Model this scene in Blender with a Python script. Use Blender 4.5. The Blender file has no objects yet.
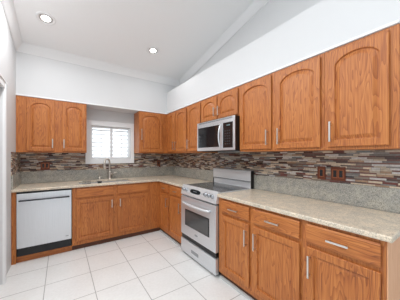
import bpy, bmesh, math, random
from mathutils import Vector, Matrix
random.seed(7)
S = bpy.context.scene
COL = S.collection
PI = math.pi

# ------------------------------------------------------------------ camera
cd = bpy.data.cameras.new('camera'); cam = bpy.data.objects.new('camera', cd); COL.objects.link(cam)
cd.sensor_width = 36; cd.lens = 200.05 / 400 * 36
cd.shift_y = 5.63 / 400
cd.clip_start = 0.02
cam.location = (0, 0, 1.3276); cam.rotation_euler = (math.radians(90), 0, -math.radians(34.715))
S.camera = cam

# ------------------------------------------------------------------ world and exposure
SKY_NEAR, SKY_FAR = 0.75, 2.6
w = bpy.data.worlds.new('daylight'); S.world = w; w.use_nodes = True
bg = w.node_tree.nodes['Background']; bg.inputs[0].default_value = (0.84, 0.93, 1.0, 1); bg.inputs[1].default_value = 1.05
# the sky is brighter on the far side, behind the window
nt = w.node_tree; wtc = nt.nodes.new('ShaderNodeTexCoord'); wsx = nt.nodes.new('ShaderNodeSeparateXYZ'); nt.links.new(wtc.outputs['Generated'], wsx.inputs[0])
wmr = nt.nodes.new('ShaderNodeMapRange'); wmr.interpolation_type = 'SMOOTHSTEP'
for i_, v_ in zip((1, 2, 3, 4), (0.1, 0.6, SKY_NEAR, SKY_FAR)): wmr.inputs[i_].default_value = v_
nt.links.new(wsx.outputs[1], wmr.inputs[0]); nt.links.new(wmr.outputs[0], bg.inputs[1])
S.view_settings.view_transform = 'Standard'; S.view_settings.look = 'None'
S.view_settings.gamma = 1; S.view_settings.use_curve_mapping = False
S.view_settings.exposure = 0.05
LAMP_W = 4.0; FILL_W = 15.0  # second wattage is for the added unseen fill lamps

# dimensions (metres)
XW, YW, XL = 2.005, 3.905, -0.5          # right, back, left wall faces
XB, YB = 1.408, 3.292                    # base cabinet face planes
XU, YU = 1.692, 3.590                    # upper cabinet face planes
ZC = 0.914
def zceil(y): return 2.812 + 0.2 * (3.59 - y)

# ------------------------------------------------------------------ materials
def lin(c):
    return tuple(((v/255)/12.92 if v/255 <= 0.04045 else ((v/255+0.055)/1.055)**2.4) for v in c) + (1,)
def mat(name, col=(200,200,200), rough=0.5, metal=0.0, **kw):
    m = bpy.data.materials.new(name); m.use_nodes = True
    b = m.node_tree.nodes['Principled BSDF']
    b.inputs['Base Color'].default_value = lin(col); b.inputs['Roughness'].default_value = rough
    b.inputs['Metallic'].default_value = metal
    for k, v in kw.items(): b.inputs[k].default_value = v
    return m
class N:
    def __init__(s, m): s.t = m.node_tree; s.b = s.t.nodes['Principled BSDF']
    def n(s, ty, **kw):
        o = s.t.nodes.new(ty)
        for k, v in kw.items(): setattr(o, k, v)
        return o
    def l(s, a, b): s.t.links.new(a, b)
    def m(s, op, a, b=None, c=None):
        o = s.n('ShaderNodeMath', operation=op)
        for i, v in enumerate((a, b, c)):
            if v is None: continue
            if isinstance(v, (int, float)): o.inputs[i].default_value = v
            else: s.l(v, o.inputs[i])
        return o.outputs[0]
    def ramp(s, fac, stops, const=False):
        r = s.n('ShaderNodeValToRGB'); cr = r.color_ramp
        if const: cr.interpolation = 'CONSTANT'
        while len(cr.elements) < len(stops): cr.elements.new(0.5)
        for e, (p, c) in zip(cr.elements, stops): e.position = p; e.color = lin(c)
        s.l(fac, r.inputs[0]); return r.outputs[0]
    def noise(s, vec, scale, detail=3, rough=0.55, dist=0):
        o = s.n('ShaderNodeTexNoise'); o.inputs['Scale'].default_value = scale; o.inputs['Detail'].default_value = detail
        o.inputs['Roughness'].default_value = rough; o.inputs['Distortion'].default_value = dist
        s.l(vec, o.inputs['Vector']); return o.outputs['Fac']
    def mapping(s, vec, scale, loc=None):
        o = s.n('ShaderNodeMapping'); o.inputs['Scale'].default_value = scale; s.l(vec, o.inputs['Vector'])
        return o
    def bump(s, h, strength, dist=0.002):
        o = s.n('ShaderNodeBump'); o.inputs['Strength'].default_value = strength; o.inputs['Distance'].default_value = dist
        s.l(h, o.inputs['Height']); s.l(o.outputs[0], s.b.inputs['Normal'])
    def mix(s, f, a, b, mode='MIX'):
        o = s.n('ShaderNodeMix', data_type='RGBA', blend_type=mode)
        for i, v in ((0, f), (6, a), (7, b)):
            if isinstance(v, (int, float)): o.inputs[i].default_value = v
            elif isinstance(v, tuple): o.inputs[i].default_value = v
            else: s.l(v, o.inputs[i])
        return o.outputs[2]

def paint(name, col, rough=0.6, bump=0.06):
    m = mat(name, col, rough); k = N(m)
    tc = k.n('ShaderNodeTexCoord'); k.bump(k.noise(tc.outputs['Object'], 90, 3), bump, 0.001)
    return m

def oak(name, horiz=False, tint=0):
    m = mat(name, (190,120,65), 0.48); k = N(m)
    m.node_tree.nodes['Principled BSDF'].inputs['Coat Weight'].default_value = 0.0
    tc = k.n('ShaderNodeTexCoord'); oi = k.n('ShaderNodeObjectInfo')
    add = k.n('ShaderNodeVectorMath', operation='ADD')
    sc = k.n('ShaderNodeVectorMath', operation='SCALE'); sc.inputs['Scale'].default_value = 13.0
    cx = k.n('ShaderNodeCombineXYZ')
    k.l(oi.outputs['Random'], cx.inputs[0]); k.l(oi.outputs['Random'], cx.inputs[2]); k.l(cx.outputs[0], sc.inputs[0])
    k.l(tc.outputs['Object'], add.inputs[0]); k.l(sc.outputs[0], add.inputs[1])
    v = add.outputs[0]
    fine = k.noise(k.mapping(v, (2.2,30,110) if horiz else (110,30,2.2)).outputs[0], 1.6, 4, 0.6)
    mid = k.noise(k.mapping(v, (0.9,3,7) if horiz else (7,3,0.9)).outputs[0], 1.4, 2, 0.5)
    rings = k.m('FRACT', k.m('MULTIPLY', mid, 19.0))          # cathedral growth rings
    rings = k.m('POWER', rings, 2.2)
    big = k.noise(v, 1.7, 2)
    f = k.m('ADD', k.m('MULTIPLY', fine, 0.70), k.m('MULTIPLY', rings, 0.20))
    f = k.m('ADD', f, k.m('MULTIPLY', big, 0.22))
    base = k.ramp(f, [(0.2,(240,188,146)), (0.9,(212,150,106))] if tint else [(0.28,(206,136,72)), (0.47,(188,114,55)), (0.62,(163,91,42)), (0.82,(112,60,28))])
    k.l(base, k.b.inputs['Base Color'])
    k.bump(fine, 0.12, 0.001)
    return m

def granite(name, warm=True):
    m = mat(name, (170,165,155), 0.3 if warm else 0.25); k = N(m)
    tc = k.n('ShaderNodeTexCoord'); v = tc.outputs['Object']
    n1 = k.noise(v, 190, 3, 0.8); n2 = k.noise(v, 14, 3, 0.6); n3 = k.noise(v, 85, 3, 0.75)
    c = k.ramp(n1, [(0.38,(120,112,102)), (0.44,(206,192,174)), (0.53,(234,221,202)), (0.66,(248,240,226))] if warm else [(0.37,(84,84,80)), (0.44,(148,146,140)), (0.53,(190,187,180)), (0.66,(222,218,210))])
    c2 = k.ramp(n3, [(0.38,(142,134,122)), (0.45,(218,204,186)), (0.62,(240,226,206))] if warm else [(0.38,(92,94,92)), (0.46,(160,160,154)), (0.62,(196,192,182))])
    c = k.mix(0.45, c, c2)
    tint = k.ramp(n2, [(0.35,(226,226,224)), (0.65,(255,250,242))])
    c = k.mix(1.0, c, tint, 'MULTIPLY')
    k.l(c, k.b.inputs['Base Color'])
    return m

def mosaic(name, axis):
    """thin glass and stone strips, random colours, lengths and offsets row by row"""
    m = mat(name, (120,105,100), 0.25); k = N(m)
    g = k.n('ShaderNodeNewGeometry'); sp = k.n('ShaderNodeSeparateXYZ'); k.l(g.outputs['Position'], sp.inputs[0])
    u = sp.outputs[axis]; z = sp.outputs[2]
    rowf = k.m('DIVIDE', z, 0.0265); fr = k.m('FRACT', rowf); thin = k.m('GREATER_THAN', fr, 0.62)
    row = k.m('ADD', k.m('MULTIPLY', k.m('FLOOR', rowf), 2.0), thin)
    def wn(a, b=None):
        c = k.n('ShaderNodeCombineXYZ'); k.l(a, c.inputs[0])
        if b is not None: k.l(b, c.inputs[1])
        o = k.n('ShaderNodeTexWhiteNoise', noise_dimensions='3D'); k.l(c.outputs[0], o.inputs['Vector'])
        return o
    r = wn(row); rs = k.n('ShaderNodeSeparateColor'); k.l(r.outputs['Color'], rs.inputs[0])
    length = k.m('ADD', k.m('MULTIPLY', rs.outputs[0], 0.07), 0.05)
    uf = k.m('ADD', k.m('DIVIDE', u, length), k.m('MULTIPLY', rs.outputs[1], 17.0))
    cell = k.m('FLOOR', uf); fu = k.m('FRACT', uf)
    cn = wn(row, cell); cs = k.n('ShaderNodeSeparateColor'); k.l(cn.outputs['Color'], cs.inputs[0])
    pal = [(0.0,(88,60,50)), (0.14,(204,188,168)), (0.30,(148,130,114)), (0.42,(230,210,184)), (0.53,(128,120,116)),
           (0.64,(184,148,118)), (0.76,(116,60,52)), (0.80,(218,212,208)), (0.90,(130,136,136)), (0.94,(58,40,34))]
    pal2 = [(0.0,(116,64,54)), (0.2,(92,68,60)), (0.35,(214,194,170)), (0.55,(132,82,70)), (0.68,(150,144,140)), (0.84,(226,218,208))]
    c = k.mix(thin, k.ramp(cs.outputs[0], pal, True), k.ramp(cs.outputs[0], pal2, True))
    v = k.noise(g.outputs['Position'], 60, 3)
    c = k.mix(0.5, c, k.ramp(v, [(0.3,(170,166,160)), (0.7,(255,255,255))]), 'MULTIPLY')
    e1 = k.m('MAXIMUM', k.m('LESS_THAN', fr, 0.045), k.m('LESS_THAN', k.m('ABSOLUTE', k.m('SUBTRACT', fr, 0.62)), 0.022))
    e2 = k.m('LESS_THAN', k.m('MULTIPLY', fu, length), 0.0018)
    e = k.m('MAXIMUM', e1, e2)
    c = k.mix(e, c, lin((122,114,106)))
    k.l(c, k.b.inputs['Base Color'])
    k.l(k.m('ADD', k.m('MULTIPLY', cs.outputs[1], 0.4), 0.12), k.b.inputs['Roughness'])
    k.bump(k.m('SUBTRACT', 1.0, e), 0.5, 0.001)
    return m

def tiles(name):
    m = mat(name, (226,226,224), 0.28); k = N(m)
    g = k.n('ShaderNodeNewGeometry'); sp = k.n('ShaderNodeSeparateXYZ'); k.l(g.outputs['Position'], sp.inputs[0])
    P = 0.411
    def edge(o, off):
        f = k.m('FRACT', k.m('DIVIDE', k.m('ADD', o, 41.1 - off), P))
        d = k.m('MINIMUM', f, k.m('SUBTRACT', 1.0, f))
        return k.m('LESS_THAN', d, 0.0085)
    e = k.m('MAXIMUM', edge(sp.outputs[0], 1.095), edge(sp.outputs[1], 2.175))
    n = k.noise(g.outputs['Position'], 3, 4); n2 = k.noise(g.outputs['Position'], 40, 3)
    c = k.ramp(n, [(0.3,(224,223,220)), (0.7,(233,232,230))])
    c = k.mix(0.3, c, k.ramp(n2, [(0.3,(218,216,212)), (0.7,(240,240,238))]))
    c = k.mix(e, c, lin((166,164,160)))
    k.l(c, k.b.inputs['Base Color'])
    k.bump(k.m('SUBTRACT', 1.0, e), 0.4, 0.001)
    return m

def brushed(name, col, rough=0.3, sc=(1,1,160)):
    m = mat(name, col, rough, 0.75); k = N(m)
    tc = k.n('ShaderNodeTexCoord')
    n = k.noise(k.mapping(tc.outputs['Object'], sc).outputs[0], 3, 3)
    k.l(k.ramp(n, [(0.3, tuple(max(0,v-8) for v in col)), (0.7, tuple(min(255,v+6) for v in col))]), k.b.inputs['Base Color'])
    k.l(k.m('ADD', k.m('MULTIPLY', n, 0.15), rough-0.07), k.b.inputs['Roughness'])
    return m

M = dict(
    wall=paint('wall_paint', (218,218,218), 0.7), ceiling=paint('ceiling_paint', (246,246,246), 0.8),
    trim=paint('trim_paint', (240,240,240), 0.4, 0.02),
    oak=oak('oak_vertical'), oakh=oak('oak_horizontal', True),
    oak_lit=oak('oak_lit_end', False, 1),  # paler oak copy; light falling on the cabinet end put into its colour
    granite=granite('granite_counter'), granite_shaded=granite('granite_upstand', False), mosx=mosaic('mosaic_back', 0), mosy=mosaic('mosaic_side', 1), floor=tiles('floor_tile'),  # lit and shaded copies of one granite, the shade coloured into the upstand
    steel=brushed('stainless_steel', (222,224,227), 0.36), steelv=brushed('stainless_panel', (226,228,231), 0.4, (160,1,1)),
    nickel=mat('brushed_nickel', (214,210,204), 0.28, 1.0), chrome=mat('faucet_nickel', (214,206,196), 0.3, 0.85),
    black=mat('black_plastic', (22,22,24), 0.4), glass=mat('dark_glass', (26,28,31), 0.06), ovenglass=mat('oven_glass', (78,78,78), 0.1),
    cook=mat('ceramic_cooktop', (58,61,63), 0.12), ring=mat('burner_ring', (92,94,96), 0.3),
    silver=mat('silver_paint', (224,225,227), 0.35, 0.5), darkgrey=mat('dark_grey_metal', (70,72,76), 0.4, 0.6),
    bronze=mat('bronze_plate', (112,58,34), 0.4, 0.3), copper=mat('copper_edge', (168,98,62), 0.35, 0.5), socket=mat('dark_socket', (40,28,26), 0.45),
    shutter=paint('shutter_paint', (244,244,244), 0.4, 0.02),
    reflector=mat('lamp_reflector', (190,190,190), 0.3, 0.6),
    knob=mat('knob_metal', (168,170,174), 0.35, 0.6),
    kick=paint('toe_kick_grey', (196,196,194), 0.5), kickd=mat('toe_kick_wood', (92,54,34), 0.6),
    wire=mat('wire_steel', (120,118,114), 0.3, 1.0), screen=mat('display_glass', (28,34,38), 0.1),
    line=mat('panel_line', (148,150,152), 0.5), white=mat('white_mark', (225,228,230), 0.5),
)
em = mat('lamp_lens', (255,255,255), 0.4); eb = em.node_tree.nodes['Principled BSDF']
eb.inputs['Emission Color'].default_value = (1,0.97,0.92,1); eb.inputs['Emission Strength'].default_value = 6; M['lens'] = em
dg = mat('lcd_digits', (130,160,165), 0.4); db = dg.node_tree.nodes['Principled BSDF']
db.inputs['Emission Color'].default_value = lin((150,190,200)); db.inputs['Emission Strength'].default_value = 0.08; M['digits'] = dg
gl = bpy.data.materials.new('window_glass'); gl.use_nodes = True
gb = gl.node_tree.nodes['Principled BSDF']; gb.inputs['Transmission Weight'].default_value = 1; gb.inputs['Roughness'].default_value = 0; gb.inputs['IOR'].default_value = 1.02
M['pane'] = gl

# ------------------------------------------------------------------ helpers
def box(bm, x0, x1, y0, y1, z0, z1, mi=0):
    v = [bm.verts.new((x, y, z)) for x in (x0, x1) for y in (y0, y1) for z in (z0, z1)]
    for q in ((0,1,3,2), (4,6,7,5), (0,4,5,1), (2,3,7,6), (0,2,6,4), (1,5,7,3)):
        f = bm.faces.new([v[i] for i in q]); f.material_index = mi
    return v
def prism(bm, prof, a, b, axis='x', mi=0):
    """extrude closed 2D profile between a and b along the axis; profile = the other two coordinates"""
    def P(t, p): return {'x': (t, p[0], p[1]), 'y': (p[0], t, p[1]), 'z': (p[0], p[1], t)}[axis]
    A = [bm.verts.new(P(a, p)) for p in prof]; B = [bm.verts.new(P(b, p)) for p in prof]
    n = len(prof)
    for i in range(n):
        f = bm.faces.new((A[i], A[(i+1) % n], B[(i+1) % n], B[i])); f.material_index = mi
    for q in (A, B[::-1]):
        f = bm.faces.new(q); f.material_index = mi
def tube(bm, pts, r, seg=10, cap=True, mi=0, closed=False):
    pts = [Vector(p) for p in pts]; n = len(pts); rings = []; up = None
    for i, p in enumerate(pts):
        if closed: t = pts[(i+1) % n] - pts[i-1]
        else: t = (pts[min(i+1, n-1)] - pts[max(i-1, 0)])
        t.normalize()
        if up is None: up = Vector((0,0,1)) if abs(t.z) < 0.9 else Vector((1,0,0))
        a = t.cross(up).normalized(); b = a.cross(t).normalized(); up = b
        rr = r[i] if isinstance(r, (list, tuple)) else r
        rings.append([bm.verts.new(p + rr*(math.cos(2*PI*k/seg)*a + math.sin(2*PI*k/seg)*b)) for k in range(seg)])
    for i in range(n if closed else n-1):
        A, B = rings[i], rings[(i+1) % n]
        for k in range(seg):
            f = bm.faces.new((A[k], A[(k+1) % seg], B[(k+1) % seg], B[k])); f.smooth = True; f.material_index = mi
    if cap and not closed:
        for q in (rings[0], rings[-1][::-1]):
            f = bm.faces.new(q); f.material_index = mi
def cyl(bm, c, axis, r, h, seg=24, mi=0):
    c = Vector(c); d = Vector(axis).normalized(); tube(bm, [c, c + d*h], r, seg, True, mi)
def lathe(bm, prof, c=(0,0,0), seg=28, mi=0):
    c = Vector(c); rings = []
    for r, z in prof:
        rings.append([bm.verts.new(c + Vector((r*math.cos(2*PI*k/seg), r*math.sin(2*PI*k/seg), z))) for k in range(seg)] if r > 1e-6 else [bm.verts.new(c + Vector((0,0,z)))])
    for A, B in zip(rings[:-1], rings[1:]):
        for k in range(seg):
            a, b = A[k % len(A)], A[(k+1) % seg % len(A)]; d, e = B[k % len(B)], B[(k+1) % seg % len(B)]
            vs = []
            for q in (a, b, e, d):
                if q not in vs: vs.append(q)
            if len(vs) > 2:
                f = bm.faces.new(vs); f.smooth = True; f.material_index = mi
def obj(name, bm, m, parent=None, bevel=0, seg=2):
    bmesh.ops.recalc_face_normals(bm, faces=bm.faces[:])
    me = bpy.data.meshes.new(name); bm.to_mesh(me); bm.free()
    for q in (m if isinstance(m, (list, tuple)) else [m]): me.materials.append(M[q])
    o = bpy.data.objects.new(name, me); COL.objects.link(o)
    if parent: o.parent = parent
    if bevel:
        b = o.modifiers.new('bevel', 'BEVEL'); b.width = bevel; b.segments = seg; b.limit_method = 'ANGLE'; b.angle_limit = math.radians(40)
    return o
def bmn(): return bmesh.new()
def bx(name, d, m, parent=None, bevel=0):
    bm = bmn(); box(bm, *d); return obj(name, bm, m, parent, bevel)
def tag(o, label, cat, group=None):
    o['label'] = label; o['category'] = cat
    if group: o['group'] = group
    return o
def thing(name, label, cat, loc, rz=0, group=None):
    o = bpy.data.objects.new(name, None); COL.objects.link(o); o.empty_display_size = 0.1
    o.location = loc; o.rotation_euler = (0, 0, rz); return tag(o, label, cat, group)
def struct(o): o['kind'] = 'structure'; return o
def dup(o, parent=None):
    c = o.copy(); COL.objects.link(c)
    if parent is not None: c.parent = parent
    for ch in o.children: dup(ch, c)
    return c

# ------------------------------------------------------------------ setting
Y0 = -2.6; YL0 = 1.7; XO = -3.2      # the room is open to the left and behind the camera
bm = bmn(); box(bm, XO, XW+0.1, Y0, YW+0.12, -0.1, 0); struct(obj('floor', bm, 'floor'))
bm = bmn(); prism(bm, [(Y0, zceil(Y0)), (YW+0.12, zceil(YW+0.12)), (YW+0.12, zceil(YW+0.12)+0.1), (Y0, zceil(Y0)+0.1)], XO, XW+0.1, 'x'); struct(obj('ceiling', bm, 'ceiling'))
# right wall
bm = bmn(); prism(bm, [(Y0, 0), (YW+0.12, 0), (YW+0.12, zceil(YW+0.12)), (Y0, zceil(Y0))], XW, XW+0.1, 'x'); struct(obj('wall_right', bm, 'wall'))
# back wall with the window opening
WX0, WX1, WZ0, WZ1 = 0.42, 1.085, 1.27, 1.85
bm = bmn(); zt = zceil(YW+0.12)
box(bm, XO, WX0, YW, YW+0.12, 0, zt); box(bm, WX1, XW, YW, YW+0.12, 0, zt)
box(bm, WX0, WX1, YW, YW+0.12, 0, WZ0); box(bm, WX0, WX1, YW, YW+0.12, WZ1, zt)
struct(obj('wall_back', bm, 'wall'))
# left wall with a doorway
DY1, DY0, DZ = 2.86, 2.02, 2.03
bm = bmn()
def lw(ya, yb, za):
    prism(bm, [(ya, za), (yb, za), (yb, zceil(yb)), (ya, zceil(ya))], XL-0.14, XL, 'x')
lw(DY1, YW, 0); lw(DY0, DY1, DZ); lw(YL0, DY0, 0)
struct(obj('wall_left', bm, 'wall'))
bm = bmn(); box(bm, XL-0.065, XL-0.025, DY0+0.003, DY1-0.003, 0.008, DZ-0.004)
for za, zb in ((0.12, 0.95), (1.08, 1.9)):
    for ya, yb in ((DY0+0.12, (DY0+DY1)/2-0.05), ((DY0+DY1)/2+0.05, DY1-0.12)): box(bm, XL-0.028, XL-0.019, ya, yb, za, zb)
d1 = struct(obj('door_1', bm, 'trim', None, 0.003))
bm = bmn(); lathe(bm, [(0,0), (0.028,0.002), (0.028,0.008), (0.011,0.012), (0.011,0.04), (0.026,0.05), (0.028,0.065), (0.018,0.078), (0,0.08)])
kn = obj('door_knob', bm, 'nickel', d1); kn.rotation_euler = (0, PI/2, 0); kn.location = (XL-0.025, DY0+0.07, 0.97)
# door casing
bm = bmn()
def casing(y0, y1, z0, z1): box(bm, XL-0.001, XL+0.018, y0, y1, z0, z1); box(bm, XL+0.017, XL+0.024, min(y0,y1)+0.012, max(y0,y1)-0.03, z0, z1)
casing(DY1, DY1+0.075, 0, DZ+0.075); casing(DY0-0.075, DY0, 0, DZ+0.075)
box(bm, XL-0.001, XL+0.018, DY0, DY1, DZ, DZ+0.075); box(bm, XL+0.017, XL+0.026, DY0-0.08, DY1+0.08, DZ+0.06, DZ+0.08)
struct(obj('trim_1', bm, 'trim', None, 0.003))
bm = bmn(); prism(bm, [(XL, 0), (XL+0.014, 0), (XL+0.014, 0.08), (XL+0.006, 0.1), (XL, 0.1)], YL0, DY0-0.076, 'y'); struct(obj('baseboard_left', bm, 'trim'))
bm = bmn(); prism(bm, [(XW, 0), (XW-0.014, 0), (XW-0.014, 0.08), (XW-0.006, 0.1), (XW, 0.1)], Y0, 0.295, 'y'); struct(obj('baseboard_right', bm, 'trim'))
# soffits
bm = bmn(); box(bm, XL, XW, YU, YW, 2.134, zceil(YW)); struct(obj('wall_soffit_back', bm, 'wall'))
bm = bmn(); box(bm, XU, XW, -0.6, YU, 2.134, 2.555); struct(obj('wall_soffit_right', bm, 'wall', None, 0.004))
# thin trim where the soffits meet the cabinet tops
bm = bmn(); box(bm, XU-0.012, XU, 0.31, YU-0.012, 2.136, 2.156); struct(obj('trim_2', bm, 'trim', None, 0.004))
bm = bmn(); box(bm, XL, XU, YU-0.012, YU, 2.136, 2.156); struct(obj('trim_3', bm, 'trim', None, 0.004))
# crown moulding, profile (out, down)
CP = [(0,0), (0.08,0), (0.08,0.006), (0.072,0.012), (0.045,0.042), (0.016,0.078), (0.01,0.082), (0.01,0.09), (0,0.09)]
bm = bmn(); zc = zceil(YU)
prism(bm, [(YU-o, zceil(YU-o)-d) for o, d in CP], XL, XW, 'x'); struct(obj('trim_4', bm, 'trim'))
def crown_side(xw, s, name, ya, yb):
    bm = bmn(); A = []; B = []
    for o, d in CP: A.append(bm.verts.new((xw+s*o, ya, zceil(ya)-d))); B.append(bm.verts.new((xw+s*o, yb, zceil(yb)-d)))
    n = len(CP)
    for i in range(n): bm.faces.new((A[i], A[(i+1) % n], B[(i+1) % n], B[i]))
    bm.faces.new(A); bm.faces.new(B[::-1]); struct(obj(name, bm, 'trim'))
crown_side(XW, -1, 'trim_5', Y0, YU); crown_side(XL, 1, 'trim_6', YL0, YU)

# window: casing, sill, glass
wd = bpy.data.objects.new('window_1', None); COL.objects.link(wd); struct(wd); wd.location = ((WX0+WX1)/2, YW, WZ0)
def wpart(name, fn, m, bev=0.003):
    bm = bmn(); fn(bm); bmesh.ops.translate(bm, verts=bm.verts[:], vec=-wd.location); return obj(name, bm, m, wd, bev)
CX0, CX1, CZ0, CZ1 = 0.335, 1.149, 1.185, 1.94
def f(bm):
    y0, y1 = YW-0.02, YW-0.0005
    box(bm, CX0, WX0, y0, y1, CZ0, CZ1); box(bm, WX1, CX1, y0, y1, CZ0, CZ1)
    box(bm, WX0, WX1, y0, y1, CZ0, WZ0); box(bm, WX0, WX1, y0, y1, WZ1, CZ1)
wpart('window_casing', f, 'trim')
def f(bm):
    for x0, x1, z0, z1 in ((WX0, WX0+0.03, WZ0, WZ1), (WX1-0.03, WX1, WZ0, WZ1), (WX0, WX1, WZ0, WZ0+0.03), (WX0, WX1, WZ1-0.03, WZ1), ((WX0+WX1)/2-0.015, (WX0+WX1)/2+0.015, WZ0, WZ1)):
        box(bm, x0, x1, YW+0.075, YW+0.11, z0, z1)
wpart('window_frame', f, 'trim')
wpart('window_pane', lambda bm: box(bm, WX0+0.03, WX1-0.03, YW+0.088, YW+0.094, WZ0+0.03, WZ1-0.03), 'pane', 0)
# shutters
sh = thing('plantation_shutter', 'white plantation shutter with two louvered panels filling the window over the sink', 'window shutter', ((WX0+WX1)/2, YW+0.035, WZ0+0.004))
hw = (WX1-WX0)/2-0.003; HH = WZ1-WZ0-0.008
for s in (-1, 1):
    x0, x1 = (-hw, -0.002) if s < 0 else (0.002, hw)
    bm = bmn(); st = 0.022
    box(bm, x0, x0+st, -0.014, 0.014, 0, HH); box(bm, x1-st, x1, -0.014, 0.014, 0, HH)
    box(bm, x0+st, x1-st, -0.014, 0.014, 0, 0.03); box(bm, x0+st, x1-st, -0.014, 0.014, HH-0.03, HH)
    fr = obj('shutter_frame', bm, 'shutter', sh, 0.002)
    bm = bmn(); n = 7; pz = (HH-0.06)/n
    for i in range(n):
        zc_ = 0.03+pz*(i+0.5); a = math.radians(28)
        prof = []
        for k in range(12):
            t = 2*PI*k/12; cy, cz = 0.036*math.cos(t), 0.005*math.sin(t)
            prof.append((cy*math.cos(a)-cz*math.sin(a), zc_+cy*math.sin(a)+cz*math.cos(a)))
        prism(bm, prof, x0+st+0.002, x1-st-0.002, 'x')
    obj('louvers', bm, 'shutter', fr)
    bm = bmn(); xm = (x0+x1)/2; box(bm, xm-0.005, xm+0.005, -0.046, -0.038, 0.05, HH-0.06); obj('tilt_rod', bm, 'shutter', fr, 0.002)

# ------------------------------------------------------------------ backsplash: granite upstand and mosaic
T = 0.02
bm = bmn(); box(bm, XL+0.0006, XW-T-0.0006, YW-T, YW-0.0006, ZC, 1.0895); tag(obj('granite_upstand', bm, 'granite_shaded', None, 0.002), 'low grey granite upstand along the back wall behind the sink', 'backsplash', None)
bm = bmn(); box(bm, XW-T, XW-0.0006, 0.29, YW-0.0006, ZC, 1.0895); tag(obj('granite_upstand', bm, 'granite_shaded', None, 0.002), 'long grey granite upstand on the right wall behind the range and outlets', 'backsplash')
bm = bmn(); box(bm, XL+0.0006, XL+T, YB-0.02, YW-T-0.0006, ZC, 1.0895); tag(obj('granite_upstand', bm, 'granite_shaded', None, 0.002), 'short granite upstand on the left wall at the end of the counter', 'backsplash')
T2 = 0.009
bm = bmn(); prism(bm, [(XL+0.0006, 1.09), (XW-T2-0.0006, 1.09), (XW-T2-0.0006, 1.3715), (CX1+0.0005, 1.3715), (CX1+0.0005, CZ0-0.0005), (CX0-0.0005, CZ0-0.0005), (CX0-0.0005, 1.3715), (XL+0.0006, 1.3715)], YW-T2, YW-0.0006, 'y')
tag(obj('mosaic_backsplash', bm, 'mosx'), 'mosaic strip tile backsplash on the back wall around the window', 'backsplash')
bm = bmn(); box(bm, XW-T2, XW-0.0006, 0.305, YW-0.0006, 1.09, 1.3715)
tag(obj('mosaic_backsplash', bm, 'mosy'), 'mosaic strip tile backsplash on the right wall under the microwave', 'backsplash')
bm = bmn(); box(bm, XL+0.0006, XL+T2, YB-0.02, YW-T2-0.0006, 1.09, 1.3715)
tag(obj('mosaic_backsplash', bm, 'mosy'), 'narrow mosaic tile return on the left wall beside the counter', 'backsplash')

# ------------------------------------------------------------------ cabinets (local: x right seen from front, y into the cabinet, face plane y=0)
DT = 0.019
def door_mesh(x0, x1, z0, z1, arch, stile=0.052, rail=0.052):
    bm = bmn(); yb, yf = -0.001, -DT
    ix0, ix1, iz0, iz1 = x0+stile, x1-stile, z0+rail, z1-rail
    wdt = ix1-ix0; rise = min(0.062, wdt*0.36) if arch else 0
    NA = 20 if arch else 1
    def contour(d, y, dz=0):
        a0, a1, b0, b1 = ix0+d, ix1-d, iz0+d, iz1-d
        pts = [(a0, y, b0), (a1, y, b0)]
        for i in range(NA+1):
            t = 1-2*i/NA
            if arch:
                s = min(1, abs(t)/0.96); e = math.sqrt(max(0, 1-s*s))**1.15
                z = b1-rise+rise*e
            else: z = b1
            pts.append(((a0+a1)/2+t*(a1-a0)/2, y, z))
        return pts
    def outer(d, y):
        a0, a1, b0, b1 = x0+d, x1-d, z0+d, z1-d
        pts = [(a0, y, b0), (a1, y, b0)]
        for i in range(NA+1):
            t = 1-2*i/NA; pts.append(((a0+a1)/2+t*(a1-a0)/2, y, b1))
        return pts
    loops = [outer(0.009, yb), outer(0.0, yf+0.006), outer(0.0015, yf+0.002), outer(0.005, yf), contour(-0.006, yf), contour(-0.002, yf+0.0025),
             contour(0, yf+0.012), contour(0.007, yf+0.012)]
    if arch: loops += [contour(0.028, yf+0.002), contour(0.03, yf+0.001)]
    else: loops += [contour(0.02, yf+0.008), contour(0.024, yf+0.0075)]
    V = [[bm.verts.new(p) for p in lp] for lp in loops]
    n = len(V[0])
    for A, B in zip(V[:-1], V[1:]):
        for i in range(n): bm.faces.new((A[i], A[(i+1) % n], B[(i+1) % n], B[i]))
    bm.faces.new(V[0]); bm.faces.new(V[-1][::-1])
    return bm
def pull_mesh(cx, cz, L, vert):
    bm = bmn(); y = -DT-0.03; h = L/2
    if vert:
        box(bm, cx-0.006, cx+0.006, y-0.004, y+0.004, cz-h, cz+h)
        for s in (-1, 1): box(bm, cx-0.0045, cx+0.0045, y, -DT+0.0005, cz+s*(h-0.016)-0.0045, cz+s*(h-0.016)+0.0045)
    else:
        box(bm, cx-h, cx+h, y-0.004, y+0.004, cz-0.006, cz+0.006)
        for s in (-1, 1): box(bm, cx+s*(h-0.016)-0.0045, cx+s*(h-0.016)+0.0045, y, -DT+0.0005, cz-0.0045, cz+0.0045)
    return bm
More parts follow.
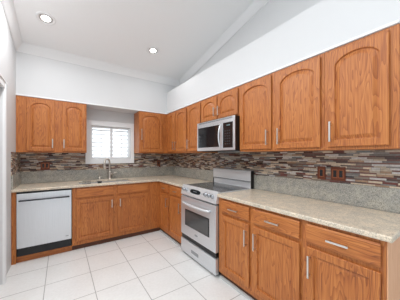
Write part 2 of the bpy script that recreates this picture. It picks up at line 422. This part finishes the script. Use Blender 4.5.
def cabinet(name, label, loc, rz, W, H, D, doors=(), drawers=(), arch=True, frame=True, kick=None, cat='cabinet', openings=None, group=None):
    """doors: (x0, x1, z0, z1, handle_x, handle_zc, handle_len); drawers: (x0, x1, z0, z1, pull length or 0)"""
    t = thing(name, label, cat, loc, rz, group)
    bm = bmn()
    if 'sink base' in label:
        prism(bm, [(0.0008, 0.02), (0.0008, D-0.001), (W-0.0008, D-0.001), (W-0.0008, 0.02), (W-0.018, 0.02), (W-0.018, D-0.018), (0.018, D-0.018), (0.018, 0.02)], 0, H, 'z')
    else: box(bm, 0.0008, W-0.0008, 0.02, D-0.001, 0, H)
    obj('cabinet_body', bm, 'oak', t, 0.001)
    bm = bmn(); box(bm, 0.0008, W-0.0008, 0.0, 0.02, 0, H); obj('face_frame', bm, 'oak', t, 0.0015)
    for (x0, x1, z0, z1, hx, hz, hl) in doors:
        d = obj('cabinet_door', door_mesh(x0, x1, z0, z1, arch), 'oak', t)
        if hl: obj('handle', pull_mesh(hx, hz, hl, True), 'nickel', d, 0.0015)
    for (x0, x1, z0, z1, hl) in drawers:
        bm = bmn(); prism(bm, [(-0.001, z0+0.008), (-0.001, z1-0.008), (-DT+0.006, z1), (-DT, z1-0.012), (-DT, z0+0.012), (-DT+0.006, z0)], x0, x1, 'x')
        d = obj('drawer_front', bm, 'oakh', t, 0.003)
        if hl: obj('handle', pull_mesh((x0+x1)/2, (z0+z1)/2, hl, False), 'nickel', d, 0.0015)
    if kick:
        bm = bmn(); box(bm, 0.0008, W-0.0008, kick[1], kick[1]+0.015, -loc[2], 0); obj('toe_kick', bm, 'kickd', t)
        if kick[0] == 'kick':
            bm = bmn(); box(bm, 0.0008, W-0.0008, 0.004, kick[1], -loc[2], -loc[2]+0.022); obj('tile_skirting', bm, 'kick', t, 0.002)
    return t
RZ = -PI/2
UH = 2.134-1.372; UD = XW-XU; BZ = 0.07; BH = 0.880-BZ; BD = XW-XB
hU = 0.135; HZ = 0.05+0.08
dz0, dz1 = 0.022, UH-0.022
# right wall uppers: local x = Ystart - y
def upr(label, ya, yb, doors, **k):   # ya far end, yb near end
    L = [(ya-a, ya-b, dz0, dz1, ya-h, HZ+0.005, 0.15) for a, b, h in doors]
    return cabinet('wall_cabinet', label, (XU, ya, 1.372), RZ, ya-yb, UH, UD-0.001, L, **k)
upr('oak wall cabinet with two narrow arched doors beside the inside corner on the right wall', YU-0.001, 2.80, [(3.50, 3.208, 3.245), (3.19, 2.815, 3.155)])
upr('oak wall cabinet with one narrow arched door touching the far side of the microwave', 2.80, 2.402, [(2.77, 2.415, 2.735)])
upr('oak wall cabinet with two tall arched doors just right of the microwave', 1.634, 0.735, [(1.622, 1.205, 1.243), (1.157, 0.756, 1.116)])
upr('oak wall cabinet with one wide arched door, nearest and largest at the right edge', 0.734, 0.308, [(0.703, 0.352, 0.677)])
cabinet('wall_cabinet', 'short oak wall cabinet with two small arched doors on top of the microwave', (XU, 2.401, 1.79), RZ, 2.401-1.635, 2.134-1.79, UD-0.001,
        [(0.014, 0.366, 0.018, 0.322, 0.335, 0.115, 0.12), (0.388, 0.748, 0.018, 0.322, 0.42, 0.115, 0.12)])
# back wall uppers
cabinet('wall_cabinet', 'oak wall cabinet with two arched doors left of the window above the dishwasher', (XL+0.001, YU, 1.372), 0, 0.326-XL-0.002, UH, YW-YU-0.001,
        [(0.105, 0.42, dz0, dz1, 0.395, HZ, 0.13), (0.507, 0.808, dz0, dz1, 0.53, HZ, 0.13)])
cabinet('wall_cabinet', 'oak wall cabinet with one door right of the window running into the corner', (1.152, YU, 1.372), 0, XW-1.153, UH, YW-YU-0.001,
        [(0.012, 0.45, dz0, dz1, 0.035, 0.34, 0.2)])

# base cabinets, right run
DRZ = (0.728-BZ, 0.860-BZ); DOZ = (0.125-BZ, 0.703-BZ)
def base_r(label, ya, yb, fronts, **k):
    doors = [(ya-a, ya-b, DOZ[0], DOZ[1], ya-h, DOZ[1]-0.05-0.075, 0.15) for a, b, h in fronts]
    drs = [(ya-a, ya-b, DRZ[0], DRZ[1], k.get('dl', 0.135)) for a, b, h in fronts]
    k.pop('dl', None)
    return cabinet('base_cabinet', label, (XB, ya, BZ), RZ, ya-yb, BH, BD-0.001, doors, drs, arch=False, kick=('kick', 0.03), **k)
base_r('oak base cabinet between the inside corner and the range, two slim doors and drawers', YB-0.001, 2.439, [(3.20, 2.89, 2.925), (2.83, 2.45, 2.495)], dl=0.09)
base_r('oak base cabinet with two doors and two drawers just right of the range', 1.671, 0.757, [(1.606, 1.234, 1.262), (1.192, 0.767, 1.158)], dl=0.125)
base_r('nearest oak base cabinet with one door and drawer at the open end of the counter', 0.757, 0.306, [(0.720, 0.326, 0.692)], dl=0.12)
ep = [o for o in COL.objects if o.get('label', '').startswith('nearest oak base')][0]
bm = bmn(); box(bm, 0.757-0.306-0.0006, 0.757-0.306+0.005, 0.004, BD-0.002, 0, BH); pn = obj('end_panel', bm, 'oak_lit', ep, 0.001)
pn['label'] = 'oak end panel with its lit tone in the colour'
# back run
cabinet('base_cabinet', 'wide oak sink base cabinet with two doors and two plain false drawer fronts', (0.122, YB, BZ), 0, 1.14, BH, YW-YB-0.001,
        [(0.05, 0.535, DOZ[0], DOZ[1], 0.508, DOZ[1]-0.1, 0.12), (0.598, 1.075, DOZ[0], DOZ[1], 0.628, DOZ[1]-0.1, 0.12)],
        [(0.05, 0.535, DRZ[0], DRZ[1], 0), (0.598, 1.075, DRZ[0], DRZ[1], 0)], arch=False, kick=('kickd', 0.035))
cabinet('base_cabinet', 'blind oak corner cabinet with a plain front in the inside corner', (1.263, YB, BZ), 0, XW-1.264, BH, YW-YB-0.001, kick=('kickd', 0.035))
bm = bmn(); box(bm, XL+0.001, -0.456, YB, YW-0.002, 0, 0.879); tag(obj('filler_panel', bm, 'oak', None, 0.002), 'narrow oak end panel between the left wall and the dishwasher', 'cabinet panel')
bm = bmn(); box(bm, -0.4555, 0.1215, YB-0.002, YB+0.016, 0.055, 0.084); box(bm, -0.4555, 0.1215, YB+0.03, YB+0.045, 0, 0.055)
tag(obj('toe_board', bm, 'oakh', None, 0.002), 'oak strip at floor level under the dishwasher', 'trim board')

# ------------------------------------------------------------------ countertops
def slab(name, xs, ys, cells, z0, z1):
    bm = bmn(); V = {}
    def v(i, j, k):
        if (i, j, k) not in V: V[(i, j, k)] = bm.verts.new((xs[i], ys[j], (z0, z1)[k]))
        return V[(i, j, k)]
    C = set(cells)
    for i, j in C:
        bm.faces.new((v(i,j,1), v(i+1,j,1), v(i+1,j+1,1), v(i,j+1,1))); bm.faces.new((v(i,j,0), v(i,j+1,0), v(i+1,j+1,0), v(i+1,j,0)))
        for (di, dj), (a, b) in {(-1,0): ((i,j),(i,j+1)), (1,0): ((i+1,j),(i+1,j+1)), (0,-1): ((i,j),(i+1,j)), (0,1): ((i,j+1),(i+1,j+1))}.items():
            if (i+di, j+dj) not in C: bm.faces.new((v(*a,0), v(*b,0), v(*b,1), v(*a,1)))
    return obj(name, bm, 'granite', None, 0.009, 4)
SX0, SX1, SY0, SY1 = 0.22, 0.98, 3.40, 3.76
xs = [XL+0.001, SX0, SX1, XB-0.03, XW-0.0201]; ys = [2.438, YB-0.03, SY0, SY1, YW-0.0201]
cells = [(i, j) for i in range(4) for j in range(1, 4) if (i, j) != (1, 2)] + [(3, 0)]
tag(slab('countertop', xs, ys, cells, 0.8805, ZC), 'L-shaped speckled granite countertop around the sink and into the corner', 'countertop')
tag(slab('countertop', [XB-0.03, XW-0.0201], [0.276, 1.672], [(0,0)], 0.8805, ZC), 'long speckled granite countertop running right from the range to the open end', 'countertop')

# sink basin
bm = bmn(); wt = 0.006; zb = 0.70
box(bm, SX0-0.006, SX1+0.006, SY0-0.006, SY1+0.006, zb-wt, zb)
box(bm, SX0-0.006, SX0-0.006+wt, SY0-0.006, SY1+0.006, zb, 0.8795); box(bm, SX1+0.006-wt, SX1+0.006, SY0-0.006, SY1+0.006, zb, 0.8795)
box(bm, SX0-0.006, SX1+0.006, SY0-0.006, SY0-0.006+wt, zb, 0.8795); box(bm, SX0-0.006, SX1+0.006, SY1+0.006-wt, SY1+0.006, zb, 0.8795)
box(bm, 0.6, 0.615, SY0-0.006, SY1+0.006, zb, 0.86)
sk = thing('kitchen_sink', 'stainless double bowl sink set in the granite below the window', 'sink', ((SX0+SX1)/2, (SY0+SY1)/2, zb-wt))
bmesh.ops.translate(bm, verts=bm.verts[:], vec=-sk.location); obj('basin', bm, 'steel', sk, 0.002)
for x in (0.41, 0.8):
    bm = bmn(); lathe(bm, [(0,0.001), (0.02,0.001), (0.03,0.004), (0.043,0.004), (0.045,0)], Vector((x, 3.58, zb))-sk.location); obj('drain', bm, 'darkgrey', sk)
# faucet
fx, fy = 0.703, 3.825
fa = thing('kitchen_faucet', 'tall brushed nickel gooseneck faucet with side lever behind the sink', 'faucet', (fx, fy, ZC))
bm = bmn(); lathe(bm, [(0,0), (0.03,0), (0.03,0.008), (0.024,0.014), (0.021,0.03), (0.02,0.12), (0.0165,0.13), (0.0165,0.14), (0,0.14)]); obj('faucet_body', bm, 'chrome', fa)
d = Vector((-0.62, -0.78, 0)).normalized(); R = 0.085
pts = [(0,0,0.13), (0,0,0.2), (0,0,0.27)]
for i in range(1, 15):
    a = PI*i/14*1.05; p = d*(R-R*math.cos(a)); pts.append((p.x, p.y, 0.275+R*math.sin(a)))
e = Vector(pts[-1]); pts.append((e.x, e.y, e.z-0.025))
bm = bmn(); tube(bm, pts, 0.0145, 14); obj('spout', bm, 'chrome', fa)
bm = bmn(); tube(bm, [(e.x, e.y, e.z-0.02), (e.x, e.y, e.z-0.03), (e.x, e.y, e.z-0.075), (e.x, e.y, e.z-0.08)], [0.017,0.02,0.021,0.017], 14); obj('spray_head', bm, 'chrome', fa)
bm = bmn(); tube(bm, [(0.015,0,0.085), (0.05,-0.004,0.085)], 0.016, 12); tube(bm, [(0.045,-0.004,0.087), (0.075,-0.012,0.105), (0.11,-0.018,0.115)], [0.012,0.009,0.007], 10); obj('lever', bm, 'chrome', fa)
# small filtered water tap
ft = thing('filter_tap', 'small slim gooseneck tap left of the tall faucet', 'faucet', (0.545, 3.835, ZC))
bm = bmn(); lathe(bm, [(0,0), (0.02,0), (0.02,0.006), (0.012,0.012), (0.011,0.05), (0.006,0.058), (0,0.058)]); obj('tap_body', bm, 'chrome', ft)
pts = [(0,0,0.05), (0,0,0.18)] + [(-0.03*(1-math.cos(PI*i/8))*0.7, -0.03*(1-math.cos(PI*i/8))*0.7, 0.18+0.035*math.sin(PI*i/8)) for i in range(1, 9)]
bm = bmn(); tube(bm, pts, 0.0055, 10); obj('spout', bm, 'chrome', ft)
bm = bmn(); tube(bm, [(0.01,0,0.04), (0.035,-0.005,0.05)], 0.005, 8); obj('lever', bm, 'chrome', ft)
# wire sponge caddy and steel scrubber cup on the counter in front of the sink
wc = thing('sponge_caddy', 'small wire sponge caddy at the left rim of the sink', 'caddy', (0.30, 3.345, ZC))
bm = bmn()
for z in (0.004, 0.04): tube(bm, [(-0.05,-0.022,z), (0.05,-0.022,z), (0.05,0.022,z), (-0.05,0.022,z)], 0.002, 6, closed=True)
for i in range(6):
    x = -0.05+0.02*i
    for y in (-0.022, 0.022): tube(bm, [(x,y,0.004), (x,y,0.04)], 0.0016, 6)
    tube(bm, [(x,-0.022,0.004), (x,0.022,0.004)], 0.0016, 6)
obj('wire_basket', bm, 'wire', wc)
bm = bmn(); tube(bm, [(-0.055,-0.022,0.002), (-0.055,-0.022,0.05), (-0.055,0.022,0.05), (-0.055,0.022,0.002)], 0.0035, 8); obj('end_loop', bm, 'chrome', wc)
bm = bmn(); lathe(bm, [(0,0), (0.026,0), (0.034,0.02), (0.036,0.026), (0.032,0.026), (0.024,0.006), (0,0.006)]); sc_ = obj('sink_strainer', bm, 'darkgrey')
sc_.location = (0.475, 3.352, ZC); tag(sc_, 'small round dark metal strainer cup right of the wire caddy', 'sink strainer')

# ------------------------------------------------------------------ dishwasher
dw = thing('dishwasher', 'stainless steel dishwasher under the counter at the left wall', 'dishwasher', (-0.455, YB, 0))
W = 0.575
bx('tub', (0.003, W-0.003, 0.01, 0.56, 0.1, 0.872), 'black', dw)
bm = bmn(); n = 10; prof = []
for i in range(n+1): t = i/n; prof.append((-0.022-0.006*math.sin(PI*t), 0.187+(0.855-0.187)*t))
prof += [(0.008, 0.855), (0.008, 0.187)]
prism(bm, prof, 0.006, W-0.006, 'x'); dd = obj('front_panel', bm, 'steelv', dw, 0.003)
bm = bmn(); box(bm, 0.006, W-0.006, -0.014, 0.008, 0.857, 0.872); obj('control_strip', bm, 'black', dw, 0.002)
bm = bmn(); tube(bm, [(0.03,-0.062,0.775), (W-0.03,-0.062,0.775)], 0.009, 12)
for x in (0.045, W-0.045): tube(bm, [(x,-0.062,0.775), (x,-0.024,0.775)], 0.007, 10)
obj('handle', bm, 'darkgrey', dd)
bm = bmn(); box(bm, 0.006, W-0.006, -0.01, 0.008, 0.086, 0.183); obj('kick_plate', bm, 'black', dw, 0.002)
bx('badge', (W-0.075, W-0.04, -0.0275, -0.022, 0.235, 0.243), 'line', dd)

# ------------------------------------------------------------------ range (local x right, y into the wall, origin front left floor)
rg = thing('kitchen_range', 'stainless electric range with black glass cooktop between the base cabinets', 'range', (1.385, 2.436, 0), RZ)
W = 0.762
bm = bmn(); box(bm, 0.002, W-0.002, 0.03, 0.59, 0.025, 0.905)
for x in (0.05, W-0.05):
    for y in (0.08, 0.55): cyl(bm, (x, y, 0.0), (0,0,1), 0.018, 0.03, 12)
obj('range_body', bm, 'black', rg, 0.002)
bm = bmn(); box(bm, 0.0, W, 0.02, 0.56, 0.906, 0.922); obj('cooktop_frame', bm, 'silver', rg, 0.004)
bm = bmn(); box(bm, 0.02, W-0.02, 0.05, 0.53, 0.9215, 0.926); ct = obj('cooktop_glass', bm, 'cook', rg, 0.002)
for (x, y, r) in ((0.2, 0.16, 0.1), (0.56, 0.16, 0.085), (0.2, 0.4, 0.08), (0.56, 0.4, 0.105)):
    bm = bmn()
    for rr in (r, r*0.6):
        lathe(bm, [(rr-0.003, 0), (rr-0.003, 0.0006), (rr, 0.0006), (rr, 0)], (x, y, 0.9258), 36)
    obj('burner_ring', bm, 'ring', ct)
# control panel slanted
bm = bmn(); prism(bm, [(-0.022, 0.80), (0.03, 0.80), (0.05, 0.928), (0.026, 0.93), (0.008, 0.924), (-0.018, 0.83)], -0.001, W+0.001, 'x')
cp = obj('control_panel', bm, 'silver', rg, 0.006)
sl = math.atan2(0.026, 0.094)
def slant(u, h):     # point on the slanted face, u across, h height
    return (u, -0.018+(h-0.83)*math.tan(sl), h)
nrm = Vector((0, -math.cos(sl), math.sin(sl)))
for u in (0.07, 0.145, 0.56, 0.625, 0.69):
    p = Vector(slant(u, 0.875)); bm = bmn(); tube(bm, [p, p+nrm*0.006, p+nrm*0.008, p+nrm*0.026], [0.024,0.024,0.018,0.016], 20)
    kb = obj('knob', bm, 'knob', cp)
    bm = bmn(); a = p+nrm*0.024; box(bm, u-0.003, u+0.003, a.y-0.006, a.y, a.z-0.013, a.z+0.013); obj('knob_grip', bm, 'darkgrey', kb, 0.001)
bm = bmn(); c = Vector(slant(0.34, 0.872)); up = Vector((0, math.sin(sl), math.cos(sl)))
V = []; 
for off in (-0.003, 0.003):
    V.append([bm.verts.new(c+nrm*off+Vector((1,0,0))*0.115*math.copysign(abs(math.cos(t))**0.7, math.cos(t))+up*0.027*math.copysign(abs(math.sin(t))**0.7, math.sin(t))) for t in [2*PI*k/32 for k in range(32)]])
for k in range(32): bm.faces.new((V[0][k], V[0][(k+1)%32], V[1][(k+1)%32], V[1][k]))
bm.faces.new(V[0]); bm.faces.new(V[1]); dp = obj('display', bm, 'screen', cp)
bm = bmn()
for i in range(4):
    p = c+nrm*0.0035+Vector((-0.03+0.02*i, 0, 0)); box(bm, p.x-0.005, p.x+0.005, p.y-0.0005, p.y+0.0005, p.z-0.005, p.z+0.007)
obj('clock_digits', bm, 'line', dp)
for i, u in enumerate((0.49, 0.515)):
    p = Vector(slant(u, 0.87)); bm = bmn(); tube(bm, [p, p+nrm*0.003], 0.007, 12); obj('button', bm, 'line', cp)
# oven door with window
bm = bmn(); box(bm, 0.004, W-0.004, -0.02, 0.028, 0.268, 0.785); od = obj('oven_door', bm, 'steel', rg, 0.006)
bm = bmn(); box(bm, 0.115, W-0.115, -0.0225, -0.019, 0.405, 0.618); obj('window_frame', bm, 'black', od, 0.006)
bm = bmn(); box(bm, 0.13, W-0.13, -0.0245, -0.021, 0.42, 0.602); obj('oven_window', bm, 'ovenglass', od, 0.002)
pts = []
for i in range(21):
    t = i/20; pts.append((0.09+t*(W-0.18), -0.03-0.045*math.sin(PI*t)**0.5, 0.705+0.0*t))
bm = bmn(); tube(bm, pts, [0.012+0.004*math.sin(PI*i/20) for i in range(21)], 14); obj('handle', bm, 'silver', od)
bm = bmn(); V = [bm.verts.new((W/2+0.035*math.cos(t), -0.0225, 0.34+0.011*math.sin(t))) for t in [2*PI*k/20 for k in range(20)]]
V2 = [bm.verts.new((v.co.x, -0.019, v.co.z)) for v in V]
for k in range(20): bm.faces.new((V[k], V[(k+1)%20], V2[(k+1)%20], V2[k]))
bm.faces.new(V); bm.faces.new(V2); obj('badge', bm, 'line', od)
bm = bmn(); box(bm, 0.01, W-0.01, -0.008, 0.028, 0.212, 0.262); obj('drawer_recess', bm, 'black', rg)
bm = bmn(); box(bm, 0.004, W-0.004, -0.02, 0.028, 0.03, 0.208); dr = obj('storage_drawer', bm, 'steel', rg, 0.005)
bm = bmn(); prism(bm, [(-0.0205, 0.125), (-0.0235, 0.122), (-0.0235, 0.088), (-0.0205, 0.085)], 0.27, 0.43, 'x'); obj('drawer_emblem', bm, 'line', dr)
# backguard
bm = bmn()
prism(bm, [(0.545, 0.915), (0.555, 0.918), (0.552, 0.985), (0.540, 1.0), (0.540, 1.128), (0.546, 1.137), (0.592, 1.137), (0.592, 0.915)], 0.016, W-0.004, 'x')
bgd = obj('backguard', bm, 'silver', rg, 0.003)
for x0, x1 in ((W-0.004, W+0.0), (0.012, 0.016)):
    bm = bmn(); box(bm, x0, x1, 0.542, 0.594, 0.915, 1.137); obj('backguard_end', bm, 'black', bgd, 0.001)
bx('seam', (0.016, W-0.004, 0.537, 0.541, 1.0, 1.006), 'darkgrey', bgd)

# ------------------------------------------------------------------ microwave
W = 0.762; H = 0.40
mw = thing('microwave', 'stainless over-the-range microwave with black glass door hung under the short cabinet', 'microwave', (1.609, 2.397, 1.387), RZ)
bm = bmn(); box(bm, 0.001, W-0.001, 0.0125, XW-T2-1.609-0.002, 0, H); obj('microwave_case', bm, 'black', mw, 0.002)
bm = bmn(); box(bm, 0, W, 0.002, 0.012, 0.345, H-0.001); tf = obj('top_panel', bm, 'steel', mw, 0.003)
bm = bmn()
for i in range(3): box(bm, 0.04, W-0.04, 0.0005, 0.003, 0.376+i*0.006, 0.3785+i*0.006)
obj('vent_slots', bm, 'darkgrey', tf)
bm = bmn(); DWd = 0.552; box(bm, 0, DWd, 0, 0.012, 0.004, 0.343); md = obj('microwave_door', bm, 'steel', mw, 0.004)
bm = bmn(); box(bm, 0.03, DWd-0.045, -0.002, 0.002, 0.05, 0.325); obj('door_window', bm, 'glass', md, 0.004)
pts = [(DWd-0.022, -0.004-0.038*math.sin(PI*i/16)**0.6, 0.035+0.285*i/16) for i in range(17)]
bm = bmn(); tube(bm, pts, 0.0095, 12); obj('handle', bm, 'silver', md)
bm = bmn(); box(bm, DWd+0.002, W, 0, 0.012, 0.004, 0.343); mc = obj('control_panel', bm, 'steel', mw, 0.004)
bm = bmn(); box(bm, DWd+0.012, W-0.03, -0.002, 0.002, 0.035, 0.335); kp = obj('keypad', bm, 'glass', mc, 0.003)
bm = bmn()
for i in range(4):
    x = DWd+0.08+i*0.015; box(bm, x, x+0.008, -0.0028, -0.0015, 0.295, 0.307)
obj('clock_digits', bm, 'digits', kp)
for r in range(6):
    for c_ in range(3):
        bx('button', (DWd+0.045+c_*0.035, DWd+0.067+c_*0.035, -0.0026, -0.0015, 0.075+r*0.031, 0.087+r*0.031), 'darkgrey', kp)

# ------------------------------------------------------------------ outlets
def outlet(label, loc, rz, gangs):
    W = 0.072 if gangs == 1 else 0.115
    t = thing('outlet_plate', label, 'electrical outlet', loc, rz)
    bm = bmn(); box(bm, -W/2, W/2, -0.006, 0, -0.06, 0.06); obj('cover_plate', bm, 'bronze', t, 0.003)
    for g in range(gangs):
        cx = (g-(gangs-1)/2)*0.046
        bm = bmn(); box(bm, cx-0.02, cx+0.02, -0.0085, -0.005, -0.037, 0.037); rim = obj('rim', bm, 'copper', t, 0.001)
        bm = bmn(); box(bm, cx-0.014, cx+0.014, -0.010, -0.007, -0.031, 0.031); so = obj('socket', bm, 'socket', t, 0.002)
        for s in (-1, 1): bx('receptacle', (cx-0.009, cx+0.009, -0.0112, -0.0098, s*0.016-0.011, s*0.016+0.011), 'black', so, 0.0005)
outlet('single bronze outlet plate on the right wall mosaic, left of the wider plate', (XW-T2-0.0005, 0.888, 1.168), RZ, 1)
outlet('double bronze outlet plate on the right wall mosaic at the near end', (XW-T2-0.0005, 0.752, 1.168), RZ, 2)
outlet('double dark bronze outlet plate on the back mosaic above the dishwasher', (-0.205, YW-T2-0.0005, 1.172), 0, 2)
outlet('single dark outlet plate on the back mosaic in the corner right of the window', (1.655, YW-T2-0.0005, 1.172), 0, 1)

# ------------------------------------------------------------------ recessed ceiling lights and added fill lamps
ang = -math.atan(0.2)
def can(label, x, y, g=None, W=LAMP_W):
    t = thing('recessed_light', label, 'ceiling light', (x, y, zceil(y)-0.0005), 0, g); t.rotation_euler = (ang, 0, 0)
    bm = bmn(); lathe(bm, [(0.098,0), (0.096,-0.006), (0.078,-0.009), (0.07,-0.002), (0.068,0)]); obj('trim_ring', bm, 'trim', t)
    bm = bmn(); lathe(bm, [(0.0675,-0.0015), (0.045,-0.001)]); obj('reflector', bm, 'reflector', t)
    bm = bmn(); lathe(bm, [(0,-0.004), (0.03,-0.0035), (0.046,-0.0012)]); obj('lamp_lens', bm, 'lens', t)
    ld = bpy.data.lights.new('recessed_lamp', 'AREA'); ld.shape = 'DISK'; ld.size = 0.12; ld.energy = W; ld.color = (0.95, 0.975, 1.0)
    lo = bpy.data.objects.new('recessed_lamp', ld); COL.objects.link(lo); lo.parent = t; lo.location = (0, 0, -0.012)
can('recessed ceiling light at the upper left above the dishwasher side', -0.149, 2.961)
can('recessed ceiling light nearer the inside corner of the room', 1.158, 2.94)
for x, y in ((-0.149, 1.7), (0.0, 0.6), (0.0, -0.6), (-1.3, 1.0), (-1.3, -0.4), (-0.1, 2.3)): can('added unseen fill light over the near part of the room', x, y, 'added fill lights over the near part of the room', FILL_W)  # unseen fill lamps added to brighten the room, stronger than the visible two
